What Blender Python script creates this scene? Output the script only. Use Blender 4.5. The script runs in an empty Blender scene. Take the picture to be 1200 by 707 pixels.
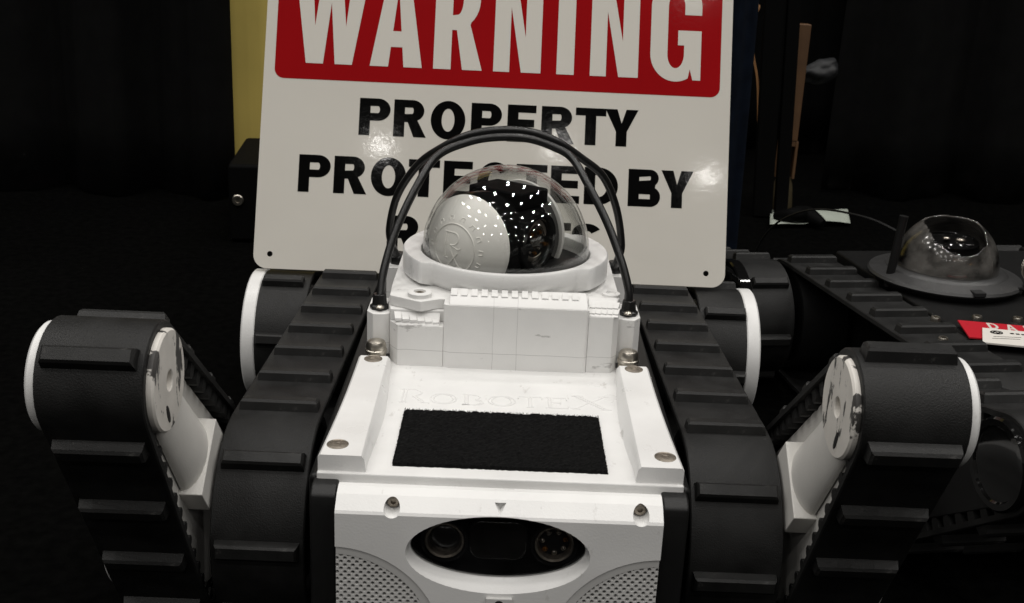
import bpy, bmesh, math, random
from math import sin, cos, pi, radians, atan2, acos, sqrt
from mathutils import Vector, Matrix, Euler, noise

random.seed(7)
SC = bpy.context.scene
COL = SC.collection

# ------------------------------------------------------------------ camera
cam_d = bpy.data.cameras.new('camera'); cam = bpy.data.objects.new('camera', cam_d); COL.objects.link(cam)
PITCH, ROLL, YAW = radians(18.5), radians(2.6), radians(0.75)
fw = Vector((sin(YAW)*cos(PITCH), cos(YAW)*cos(PITCH), -sin(PITCH)))
rt = Vector((cos(YAW), -sin(YAW), 0)); up = rt.cross(fw)
rt2 = rt*cos(ROLL) + up*sin(ROLL); up2 = -rt*sin(ROLL) + up*cos(ROLL)
cam.matrix_world = Matrix(((rt2.x, up2.x, -fw.x, -.0057), (rt2.y, up2.y, -fw.y, 0), (rt2.z, up2.z, -fw.z, .462), (0, 0, 0, 1)))
cam_d.sensor_width = 36; cam_d.lens = 39.0; cam_d.clip_start = .02; cam_d.clip_end = 60
cam_d.dof.use_dof = True; cam_d.dof.focus_distance = .80; cam_d.dof.aperture_fstop = 30
SC.camera = cam

# ------------------------------------------------------------------ world, lamps, exposure
W = bpy.data.worlds.new('World'); SC.world = W; W.use_nodes = True
W.node_tree.nodes['Background'].inputs[0].default_value = (1, .95, .88, 1)
W.node_tree.nodes['Background'].inputs[1].default_value = .018
def ceiling_lamp(x, y, z, size, power, color=(1, .97, .93)):
    l = bpy.data.lights.new('ceiling_lamp', 'AREA'); l.shape = 'DISK'; l.size = size; l.energy = power; l.color = color
    o = bpy.data.objects.new('ceiling_lamp', l); COL.objects.link(o); o.location = (x, y, z)
    return o
LAMP = 13.3
for j, y in enumerate((-8.2, -5.4, -3.3, -1.6, -.1, 1.4, 2.8)):
    for i in range(7):
        x = (i - 3)*1.5 + (.35 if j % 2 else -.2) + random.uniform(-.22, .22)
        ceiling_lamp(x, y + random.uniform(-.3, .3), 4.6 + random.uniform(-.15, .15), .17, LAMP*(.75, .82, .95, 1.05, 1.12, 1.12, 1)[j])
SC.view_settings.view_transform = 'Standard'; SC.view_settings.look = 'None'
SC.view_settings.exposure = 0; SC.view_settings.gamma = 1
SC.cycles.max_bounces = 10; SC.cycles.transparent_max_bounces = 16
SC.cycles.use_light_tree = True

# ------------------------------------------------------------------ materials
def N(nt, t, **kw):
    n = nt.nodes.new(t)
    for k, v in kw.items(): setattr(n, k, v)
    return n
def mat(name, col, rough=.5, metal=0, var=.0, vscale=40, bump=0, bscale=400, dirt=None, dscale=30, dthr=.62, coat=0, spec=.5, rvar=0, lines=None, sheen=0):
    m = bpy.data.materials.new(name); m.use_nodes = True; nt = m.node_tree; L = nt.links.new
    b = nt.nodes['Principled BSDF']
    b.inputs['Roughness'].default_value = rough; b.inputs['Metallic'].default_value = metal
    b.inputs['Specular IOR Level'].default_value = spec; b.inputs['Coat Weight'].default_value = coat
    if sheen: b.inputs['Sheen Weight'].default_value = sheen
    tc = N(nt, 'ShaderNodeTexCoord'); co = tc.outputs['Object']
    rgb = N(nt, 'ShaderNodeRGB'); rgb.outputs[0].default_value = (*col, 1); out = rgb.outputs[0]
    if var:
        n = N(nt, 'ShaderNodeTexNoise'); n.inputs['Scale'].default_value = vscale; n.inputs['Detail'].default_value = 6; L(co, n.inputs['Vector'])
        mr = N(nt, 'ShaderNodeMapRange'); mr.inputs[1].default_value = .3; mr.inputs[2].default_value = .7
        mr.inputs[3].default_value = 1 - var; mr.inputs[4].default_value = 1 + var*.4; L(n.outputs[0], mr.inputs[0])
        mx = N(nt, 'ShaderNodeMix', data_type='RGBA', blend_type='MULTIPLY'); mx.inputs[0].default_value = 1
        L(out, mx.inputs[6]); L(mr.outputs[0], mx.inputs[7]); out = mx.outputs[2]
        if rvar:
            r = N(nt, 'ShaderNodeMapRange'); r.inputs[1].default_value = .3; r.inputs[2].default_value = .7
            r.inputs[3].default_value = rough - rvar; r.inputs[4].default_value = rough + rvar; L(n.outputs[0], r.inputs[0]); L(r.outputs[0], b.inputs['Roughness'])
    if dirt:
        mp = N(nt, 'ShaderNodeMapping'); mp.inputs['Scale'].default_value = dirt[1]; L(co, mp.inputs['Vector'])
        n = N(nt, 'ShaderNodeTexNoise'); n.inputs['Scale'].default_value = dscale; n.inputs['Detail'].default_value = 8; n.inputs['Roughness'].default_value = .65; L(mp.outputs[0], n.inputs['Vector'])
        mr = N(nt, 'ShaderNodeMapRange'); mr.inputs[1].default_value = dthr; mr.inputs[2].default_value = dthr + dirt[2]; L(n.outputs[0], mr.inputs[0])
        ml = N(nt, 'ShaderNodeMath', operation='MULTIPLY'); ml.inputs[1].default_value = dirt[3]; L(mr.outputs[0], ml.inputs[0])
        mx = N(nt, 'ShaderNodeMix', data_type='RGBA'); L(ml.outputs[0], mx.inputs[0]); L(out, mx.inputs[6]); mx.inputs[7].default_value = (*dirt[0], 1); out = mx.outputs[2]
    if lines:   # hairline scribe marks: (axis index, position, half width, strength)
        sp = N(nt, 'ShaderNodeSeparateXYZ')
        nz = N(nt, 'ShaderNodeTexNoise'); nz.inputs['Scale'].default_value = 60; L(co, nz.inputs['Vector'])
        for ax, pos, hw, st in lines:
            L(co, sp.inputs[0])
            a = N(nt, 'ShaderNodeMath', operation='MULTIPLY_ADD'); a.inputs[1].default_value = .0016; L(nz.outputs[0], a.inputs[0]); L(sp.outputs[ax], a.inputs[2])
            c = N(nt, 'ShaderNodeMath', operation='COMPARE'); c.inputs[1].default_value = pos + .0008; c.inputs[2].default_value = hw; L(a.outputs[0], c.inputs[0])
            k = N(nt, 'ShaderNodeMath', operation='MULTIPLY'); k.inputs[1].default_value = st; L(c.outputs[0], k.inputs[0])
            mx = N(nt, 'ShaderNodeMix', data_type='RGBA'); L(k.outputs[0], mx.inputs[0]); L(out, mx.inputs[6]); mx.inputs[7].default_value = (.12, .115, .11, 1); out = mx.outputs[2]
    L(out, b.inputs['Base Color'])
    if bump:
        n = N(nt, 'ShaderNodeTexNoise'); n.inputs['Scale'].default_value = bscale; n.inputs['Detail'].default_value = 4; L(co, n.inputs['Vector'])
        bp = N(nt, 'ShaderNodeBump'); bp.inputs['Strength'].default_value = bump; bp.inputs['Distance'].default_value = .0006; L(n.outputs[0], bp.inputs['Height']); L(bp.outputs[0], b.inputs['Normal'])
    return m
def shell_glass(name, tint, refl=.05, haze=0, rough=.02, hazecol=(.5, .5, .5)):
    m = bpy.data.materials.new(name); m.use_nodes = True; nt = m.node_tree; L = nt.links.new; nt.nodes.clear()
    o = N(nt, 'ShaderNodeOutputMaterial'); tr = N(nt, 'ShaderNodeBsdfTransparent'); tr.inputs[0].default_value = (*tint, 1)
    gl = N(nt, 'ShaderNodeBsdfGlossy'); gl.inputs['Roughness'].default_value = rough
    lw = N(nt, 'ShaderNodeLayerWeight'); lw.inputs[0].default_value = .5
    pw = N(nt, 'ShaderNodeMath', operation='POWER'); pw.inputs[1].default_value = 3.2; L(lw.outputs['Facing'], pw.inputs[0])
    ma = N(nt, 'ShaderNodeMath', operation='MULTIPLY_ADD'); ma.inputs[1].default_value = .88; ma.inputs[2].default_value = refl; L(pw.outputs[0], ma.inputs[0])
    mx = N(nt, 'ShaderNodeMixShader'); L(ma.outputs[0], mx.inputs[0]); last = tr.outputs[0]
    if haze:
        df = N(nt, 'ShaderNodeBsdfDiffuse'); df.inputs[0].default_value = (*hazecol, 1)
        tc = N(nt, 'ShaderNodeTexCoord'); nz = N(nt, 'ShaderNodeTexNoise'); nz.inputs['Scale'].default_value = 45; nz.inputs['Detail'].default_value = 8; L(tc.outputs['Object'], nz.inputs['Vector'])
        mr = N(nt, 'ShaderNodeMapRange'); mr.inputs[1].default_value = .35; mr.inputs[2].default_value = .75; mr.inputs[4].default_value = haze*2; L(nz.outputs[0], mr.inputs[0])
        m2 = N(nt, 'ShaderNodeMixShader'); L(mr.outputs[0], m2.inputs[0]); L(last, m2.inputs[1]); L(df.outputs[0], m2.inputs[2]); last = m2.outputs[0]
    L(last, mx.inputs[1]); L(gl.outputs[0], mx.inputs[2]); L(mx.outputs[0], o.inputs[0])
    return m

M = {}
M['white'] = mat('white_paint', (.785, .782, .770), .34, var=.085, vscale=22, bump=.16, bscale=800, dirt=((.36, .34, .31), (1.4, .6, 1), .07, .42), dscale=70, dthr=.635, rvar=.10)
M['neck'] = mat('white_cast_plastic', (.77, .765, .75), .55, var=.06, vscale=30, bump=.18, bscale=1200, dirt=((.22, .21, .20), (.6, 1, 1.5), .05, .55), dscale=62, dthr=.625,
                lines=[(2, .1740, .00020, .38), (0, -.0085, .00018, .33), (0, .0085, .00018, .33)])
M['scuffed'] = mat('scuffed_white', (.74, .71, .66), .5, var=.1, vscale=60, bump=.15, bscale=700, dirt=((.012, .011, .011), (1, 2.2, .75), .02, .95), dscale=38, dthr=.56)
M['arm'] = mat('white_arm_plastic', (.70, .685, .65), .5, var=.06, vscale=40, bump=.12, bscale=900, dirt=((.12, .11, .1), (1, 1, 1), .03, .5), dscale=60, dthr=.69)
M['rubber'] = mat('black_rubber', (.0125, .0125, .0122), .55, spec=.3, var=.5, vscale=45, bump=.55, bscale=1100, dirt=((.09, .088, .085), (1, 1, 1), .02, .55), dscale=230, dthr=.70, rvar=.08)
M['rubber_bar'] = mat('black_rubber_bar', (.0115, .0115, .0112), .5, spec=.32, var=.35, vscale=90, bump=.3, bscale=1500, dirt=((.06, .058, .055), (1, 1, 1), .05, .5), dscale=120, dthr=.62)
M['black'] = mat('black_plastic', (.008, .008, .008), .45, spec=.35, var=.2, vscale=60, bump=.2, bscale=1200)
M['hole'] = mat('dark_cavity', (.008, .008, .008), .8)
M['cable'] = mat('black_cable', (.010, .010, .010), .30, bump=.1, bscale=700)
M['steel'] = mat('worn_steel', (.58, .54, .47), .32, 1, var=.35, vscale=200, bump=.2, bscale=600)
M['dull_steel'] = mat('dull_countersunk_steel', (.36, .32, .27), .5, 1, var=.4, vscale=300, bump=.2, bscale=600)
M['velcro'] = mat('black_hook_pile', (.006, .006, .006), .95, var=.5, vscale=500, spec=.1, bump=.8, bscale=1400)
M['grille'] = mat('grey_white_grille', (.66, .655, .64), .45, var=.06, vscale=60)
M['dome'] = shell_glass('clear_dome', (.97, .975, .97), .034)
M['window'] = shell_glass('tinted_window', (.82, .82, .82), .028, haze=.008, rough=.06, hazecol=(.3, .3, .32))
M['broken'] = shell_glass('scratched_smoky_dome', (.52, .51, .50), .06, haze=.16, rough=.12, hazecol=(.42, .40, .37))
M['gloss'] = mat('gloss_black', (.005, .005, .005), .07, spec=.35)
M['lens'] = mat('lens_glass', (.012, .008, .004), .04, coat=1)
M['smoke_lens'] = mat('smoky_lens', (.014, .013, .012), .16, coat=.5)
M['deck'] = mat('black_deck_plate', (.005, .005, .005), .5, spec=.25, var=.3, vscale=80, bump=.3, bscale=900)
M['amber'] = mat('amber_led_and_glint', (.42, .17, .03), .12, .9, var=.6, vscale=120)
M['capwhite'] = mat('satin_white_cap', (.84, .815, .775), .38, var=.05, vscale=30)
M['reflector'] = mat('lamp_reflector_and_glint', (.42, .38, .33), .22, .9, var=.5, vscale=140)
M['sign'] = mat('sign_enamel_white', (.625, .600, .545), .06, spec=.10, var=.045, vscale=6, bump=.055, bscale=160)
M['sign_red'] = mat('sign_red_ink', (.30, .006, .008), .06, spec=.10, var=.08, vscale=8, bump=.055, bscale=160)
M['sign_black'] = mat('sign_black_ink', (.003, .003, .003), .06, spec=.10, bump=.055, bscale=160)
M['print_white'] = mat('sign_white_ink', (.63, .605, .55), .06, spec=.10, bump=.055, bscale=160)
M['carpet'] = mat('black_carpet', (.0016, .0016, .0015), .95, var=.6, vscale=90, spec=.02, bump=1, bscale=220)
M['drape'] = mat('black_drape_cloth', (.0035, .0035, .0035), .9, var=.3, vscale=30, spec=.1, bump=.4, bscale=300, sheen=.0)
M['tan'] = mat('tan_board', (.80, .62, .16), .6, var=.10, vscale=9, bump=.1, bscale=60)
M['case'] = mat('black_case_vinyl', (.0022, .0022, .0022), .7, spec=.06, bump=.4, bscale=400)
M['denim'] = mat('dark_blue_cloth', (.004, .007, .014), .9, var=.4, vscale=50, spec=.1, bump=.5, bscale=500)
M['wood'] = mat('brown_wood', (.12, .06, .024), .6, var=.3, vscale=25, bump=.2, bscale=120)
M['khaki'] = mat('worn_khaki_plastic', (.06, .045, .02), .6, var=.3, vscale=25)
M['paper'] = mat('pale_paper', (.42, .46, .40), .8, var=.12, vscale=14)
M['bag'] = mat('grey_plastic_wrap', (.012, .013, .015), .6, var=.4, vscale=30, bump=.6, bscale=60)
M['orange'] = mat('tan_cord', (.40, .20, .08), .5)
M['grey_ring'] = mat('dark_grey_ring', (.04, .04, .04), .38, var=.15, vscale=60)
M['card_red'] = mat('card_red', (.50, .012, .025), .4)
M['card_white'] = mat('card_white', (.72, .69, .64), .5, var=.05, vscale=60)

# ------------------------------------------------------------------ mesh helpers
def finish(name, bm, m, parent=None, off=(0, 0, 0), bevel=0, smooth=False, seg=2):
    me = bpy.data.meshes.new(name)
    if isinstance(bm, bmesh.types.BMesh):
        bmesh.ops.recalc_face_normals(bm, faces=bm.faces[:])
        bmesh.ops.translate(bm, verts=bm.verts[:], vec=-Vector(off)); bm.to_mesh(me); bm.free()
    else:
        bpy.data.meshes.remove(me); me = bm; me.name = name; me.transform(Matrix.Translation(-Vector(off)))
    me.materials.clear(); me.materials.append(M[m] if isinstance(m, str) else m)
    return link(name, me, parent, bevel, smooth, seg)
def link(name, me, parent=None, bevel=0, smooth=False, seg=2):
    o = bpy.data.objects.new(name, me); COL.objects.link(o); o.parent = parent
    if smooth or bevel:
        me.polygons.foreach_set('use_smooth', [True]*len(me.polygons))
        if not bevel: sharp(me)
    if bevel:
        md = o.modifiers.new('bevel', 'BEVEL'); md.width = bevel; md.segments = seg; md.limit_method = 'ANGLE'; md.angle_limit = radians(35); md.harden_normals = True
    return o
def sharp(me, ang=40):
    b = bmesh.new(); b.from_mesh(me)
    for e in b.edges:
        if len(e.link_faces) == 2 and e.calc_face_angle(0) > radians(ang): e.smooth = False
    b.to_mesh(me); b.free()
def box(bm, x0, x1, y0, y1, z0, z1):
    v = [bm.verts.new(p) for p in ((x0, y0, z0), (x1, y0, z0), (x1, y1, z0), (x0, y1, z0), (x0, y0, z1), (x1, y0, z1), (x1, y1, z1), (x0, y1, z1))]
    for f in ((0, 3, 2, 1), (4, 5, 6, 7), (0, 1, 5, 4), (1, 2, 6, 5), (2, 3, 7, 6), (3, 0, 4, 7)): bm.faces.new([v[i] for i in f])
    return v
def B(): return bmesh.new()
def prism(bm, pts, a0, a1, axis):
    """extrude a closed polygon: axis 'x' -> pts are (y,z); 'y' -> (x,z); 'z' -> (x,y)"""
    def P(p, a): return {'x': (a, p[0], p[1]), 'y': (p[0], a, p[1]), 'z': (p[0], p[1], a)}[axis]
    A = [bm.verts.new(P(p, a0)) for p in pts]; C = [bm.verts.new(P(p, a1)) for p in pts]; n = len(pts)
    bm.faces.new(A); bm.faces.new(C[::-1])
    for i in range(n): bm.faces.new((A[i], C[i], C[(i+1) % n], A[(i+1) % n]))
def lathe(bm, prof, c, n=48, axis='z', close=False):
    """prof: (r, h) list, axis direction; caps where r == 0"""
    def P(r, h, a):
        u, v = r*cos(a), r*sin(a)
        return {'z': (c[0]+u, c[1]+v, c[2]+h), 'x': (c[0]+h, c[1]+u, c[2]+v), 'y': (c[0]+u, c[1]+h, c[2]+v)}[axis]
    rings = []
    for r, h in prof:
        if r < 1e-7: rings.append([bm.verts.new(P(0, h, 0))])
        else: rings.append([bm.verts.new(P(r, h, 2*pi*i/n)) for i in range(n)])
    pairs = list(zip(rings, rings[1:])) + ([(rings[-1], rings[0])] if close else [])
    for a, b in pairs:
        for i in range(n):
            j = (i+1) % n
            if len(a) == 1 and len(b) == 1: continue
            if len(a) == 1: bm.faces.new((a[0], b[i], b[j]))
            elif len(b) == 1: bm.faces.new((a[i], a[j], b[0]))
            else: bm.faces.new((a[i], a[j], b[j], b[i]))
def cyl(bm, c, r, h0, h1, n=32, axis='z', ch=0):
    p = [(0, h0), (r, h0), (r, h1-ch), (r-ch, h1), (0, h1)] if ch else [(0, h0), (r, h0), (r, h1), (0, h1)]
    lathe(bm, p, c, n, axis)
def catmull(pts, k=8, closed=False):
    P = [Vector(p) for p in pts]; out = []; n = len(P)
    rng = range(n) if closed else range(n-1)
    for i in rng:
        p0 = P[(i-1) % n] if (closed or i > 0) else P[0]; p1 = P[i]; p2 = P[(i+1) % n]; p3 = P[(i+2) % n] if (closed or i+2 < n) else P[-1]
        for s in range(k):
            t = s/k
            out.append(.5*((2*p1) + (p2-p0)*t + (2*p0-5*p1+4*p2-p3)*t*t + (3*p1-p0-3*p2+p3)*t**3))
    if not closed: out.append(P[-1])
    return out
def tube(bm, pts, r, n=10, closed=False):
    P = [Vector(p) for p in pts]; m = len(P); rings = []
    prev = None
    for i in range(m):
        t = ((P[(i+1) % m] - P[i-1]) if closed else (P[min(i+1, m-1)] - P[max(i-1, 0)])).normalized()
        if prev is None:
            a = Vector((0, 0, 1)) if abs(t.z) < .9 else Vector((1, 0, 0)); u = t.cross(a).normalized()
        else: u = (prev - t*prev.dot(t)).normalized()
        prev = u; v = t.cross(u); rr = r(i/(m-1)) if callable(r) else r
        rings.append([bm.verts.new(P[i] + (u*cos(2*pi*k/n) + v*sin(2*pi*k/n))*rr) for k in range(n)])
    for i in range(m if closed else m-1):
        a, b = rings[i], rings[(i+1) % m]
        for k in range(n): bm.faces.new((a[k], a[(k+1) % n], b[(k+1) % n], b[k]))
    if not closed: bm.faces.new(rings[0][::-1]); bm.faces.new(rings[-1])
def shape2d(loops, ext, bevel=0, res=1):
    """filled flat outline(s) with holes -> mesh in XY, thickness 2*ext"""
    cu = bpy.data.curves.new('tmp', 'CURVE'); cu.dimensions = '2D'; cu.fill_mode = 'BOTH'; cu.extrude = ext
    cu.bevel_depth = bevel; cu.bevel_resolution = res
    for lp in loops:
        s = cu.splines.new('POLY'); s.points.add(len(lp)-1); s.use_cyclic_u = True
        for i, p in enumerate(lp): s.points[i].co = (p[0], p[1], 0, 1)
    o = bpy.data.objects.new('tmp', cu); me = bpy.data.meshes.new_from_object(o)
    bpy.data.objects.remove(o); bpy.data.curves.remove(cu)
    return me
def arc(cx, cy, rx, ry, a0, a1, n=14):
    return [(cx + rx*cos(radians(a0+(a1-a0)*i/n)), cy + ry*sin(radians(a0+(a1-a0)*i/n))) for i in range(n+1)]
def rrect(x0, x1, y0, y1, r, n=8):
    return arc(x1-r, y1-r, r, r, 0, 90, n) + arc(x0+r, y1-r, r, r, 90, 180, n) + arc(x0+r, y0+r, r, r, 180, 270, n) + arc(x1-r, y0+r, r, r, 270, 360, n)
def empty(name, loc, rz=0):
    o = bpy.data.objects.new(name, None); COL.objects.link(o); o.location = loc; o.rotation_euler = (0, 0, rz); o.empty_display_size = .05
    return o
def tag(o, label, cat=None, group=None, kind=None):
    if label: o['label'] = label
    if cat: o['category'] = cat
    if group: o['group'] = group
    if kind: o['kind'] = kind
    return o
def boolean(o, cutters):
    """subtract closed cutter meshes from a mesh object, keeping only the result"""
    tmp = []
    for bm in cutters:
        me = bpy.data.meshes.new('cut'); bmesh.ops.recalc_face_normals(bm, faces=bm.faces[:]); bm.to_mesh(me); bm.free()
        c = bpy.data.objects.new('cut', me); COL.objects.link(c); tmp.append(c)
        md = o.modifiers.new('cut', 'BOOLEAN'); md.operation = 'DIFFERENCE'; md.solver = 'EXACT'; md.object = c
    bpy.context.view_layer.update()
    dg = bpy.context.evaluated_depsgraph_get(); me = bpy.data.meshes.new_from_object(o.evaluated_get(dg))
    o.modifiers.clear(); old = o.data; o.data = me; bpy.data.meshes.remove(old)
    for c in tmp:
        d = c.data; bpy.data.objects.remove(c); bpy.data.meshes.remove(d)
    return o

# ------------------------------------------------------------------ belts
def hull(c1, r1, c2, r2, step=.006):
    """closed (y, z, ny, nz) outline round two circles, plus running length"""
    L = sqrt((c2[0]-c1[0])**2 + (c2[1]-c1[1])**2); th = atan2(c2[1]-c1[1], c2[0]-c1[0]); be = acos((r1-r2)/L)
    out = []
    def arc_(c, r, a0, a1):
        n = max(6, int(abs(a1-a0)*r/step))
        for i in range(n+1):
            a = a0 + (a1-a0)*i/n; out.append((c[0]+r*cos(a), c[1]+r*sin(a), cos(a), sin(a)))
    arc_(c2, r2, th-be, th+be); arc_(c1, r1, th+be, th+2*pi-be)
    res = []
    for i, p in enumerate(out):
        q = out[(i+1) % len(out)]; d = sqrt((q[0]-p[0])**2 + (q[1]-p[1])**2)
        if d < 1e-6: continue
        k = max(1, int(d/(step*1.5)))
        for s in range(k):
            t = s/k; ny, nz = p[2]*(1-t)+q[2]*t, p[3]*(1-t)+q[3]*t; l = sqrt(ny*ny+nz*nz)
            res.append((p[0]*(1-t)+q[0]*t, p[1]*(1-t)+q[1]*t, ny/l, nz/l))
    return res
def sample(path, s):
    n = len(path); acc = 0
    for i in range(n):
        p, q = path[i], path[(i+1) % n]; d = sqrt((q[0]-p[0])**2+(q[1]-p[1])**2)
        if acc + d >= s:
            t = (s-acc)/d; ny, nz = p[2]*(1-t)+q[2]*t, p[3]*(1-t)+q[3]*t; l = sqrt(ny*ny+nz*nz)
            return p[0]*(1-t)+q[0]*t, p[1]*(1-t)+q[1]*t, ny/l, nz/l
        acc += d
    return path[0]
def plen(path):
    return sum(sqrt((path[(i+1) % len(path)][0]-p[0])**2 + (path[(i+1) % len(path)][1]-p[1])**2) for i, p in enumerate(path))
def belt_mesh(path, x0, x1, th=.0045):
    bm = B(); rings = []
    e = .0008
    for y, z, ny, nz in path:
        sec = ((x0, -th), (x0, -e), (x0+e, 0), (x1-e, 0), (x1, -e), (x1, -th))
        rings.append([bm.verts.new((x, y+ny*h, z+nz*h)) for x, h in sec])
    n = len(rings)
    for i in range(n):
        a, b = rings[i], rings[(i+1) % n]
        for k in range(6): bm.faces.new((a[k], a[(k+1) % 6], b[(k+1) % 6], b[k]))
    return bm
def bar_mesh(name, w, h=.0072, l0=.0122, l1=.0080, m='rubber_bar'):
    """tread bar across a belt: x width, y along the belt, z outward; base sunk 1 mm"""
    bm = B(); x0, x1 = w/2, w/2-.0022
    base = [bm.verts.new(p) for p in ((-x0, -l0/2, -.001), (x0, -l0/2, -.001), (x0, l0/2, -.001), (-x0, l0/2, -.001))]
    mid = [bm.verts.new(p) for p in ((-x0+.0008, -l1/2-.0008, h-.0016), (x0-.0008, -l1/2-.0008, h-.0016), (x0-.0008, l1/2+.0008, h-.0016), (-x0+.0008, l1/2+.0008, h-.0016))]
    top = [bm.verts.new(p) for p in ((-x1, -l1/2+.0006, h), (x1, -l1/2+.0006, h), (x1, l1/2-.0006, h), (-x1, l1/2-.0006, h))]
    for a, b in ((base, mid), (mid, top)):
        for i in range(4): bm.faces.new((a[i], a[(i+1) % 4], b[(i+1) % 4], b[i]))
    bm.faces.new(base[::-1]); bm.faces.new(top)
    bmesh.ops.recalc_face_normals(bm, faces=bm.faces[:])
    me = bpy.data.meshes.new(name); bm.to_mesh(me); bm.free(); me.materials.append(M[m]); return me
def phase_at(path, y, z):
    best, acc, bs = 9, 0, 0
    for i, p in enumerate(path):
        q = path[(i+1) % len(path)]; d = (p[0]-y)**2+(p[1]-z)**2
        if d < best: best, bs = d, acc
        acc += sqrt((q[0]-p[0])**2+(q[1]-p[1])**2)
    return bs
def place_bars(path, me, xc, parent, off, pitch, phase, name='tread_bar', inward=False, depth=0):
    T = plen(path); n = round(T/pitch); st = T/n
    for i in range(n):
        y, z, ny, nz = sample(path, (phase + i*st) % T)
        s = -1 if inward else 1
        o = bpy.data.objects.new(name, me); COL.objects.link(o); o.parent = parent
        zv = Vector((0, ny*s, nz*s)); xv = Vector((1, 0, 0)); yv = zv.cross(xv)
        jit = random.uniform(-.006, .006) if not inward else 0
        R = Matrix((xv, yv, zv)).transposed().to_4x4() @ Matrix.Rotation(jit, 4, 'Z')
        o.matrix_local = Matrix.Translation(Vector((xc, y-ny*depth, z-nz*depth)) - Vector(off)) @ R

FRONT, REAR = (.684, .0763), (1.045, .0693)      # axles (y, z)
R_FRONT, R_REAR, R_PIV, R_PIV_REAR, R_TIP = .0698, .0628, .0692, .0625, .0335
BAR_MAIN = bar_mesh('tread_bar', .0535); BAR_FLIP = bar_mesh('tread_bar', .0500); BAR_REAR = bar_mesh('tread_bar', .0400)
_b = B(); prism(_b, [(-.0042, -.0005), (.0042, -.0005), (.0036, .0068), (.0018, .0088), (-.0018, .0088), (-.0036, .0068)], -.0262, .0262, 'x'); bmesh.ops.recalc_face_normals(_b, faces=_b.faces[:])
TOOTH = bpy.data.meshes.new('belt_tooth'); _b.to_mesh(TOOTH); _b.free(); TOOTH.materials.append(M['rubber'])

def track(root, off, sx, phase, wheel='black', pitch=.0580):
    path = hull(FRONT, R_FRONT, REAR, R_REAR); x0, x1 = sorted((sx*.1220, sx*.1815))
    t = finish('track', belt_mesh(path, x0, x1), 'rubber', root, off, smooth=True)
    place_bars(path, BAR_MAIN, sx*.1516, t, off, pitch, phase_at(path, *phase))
    for c, r in ((FRONT, R_FRONT), (REAR, R_REAR)):
        bm = B(); lathe(bm, [(0, -.024), (.018, -.024), (.020, -.020), (r*.8, -.018), (r*.85, -.025), (r-.0047, -.025), (r-.0047, .025), (r*.85, .025), (r*.8, .018), (.020, .020), (.018, .024), (0, .024)], (sx*.1516, *c), 40, 'x')
        finish('wheel', bm, wheel, t, off, smooth=True)

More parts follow.
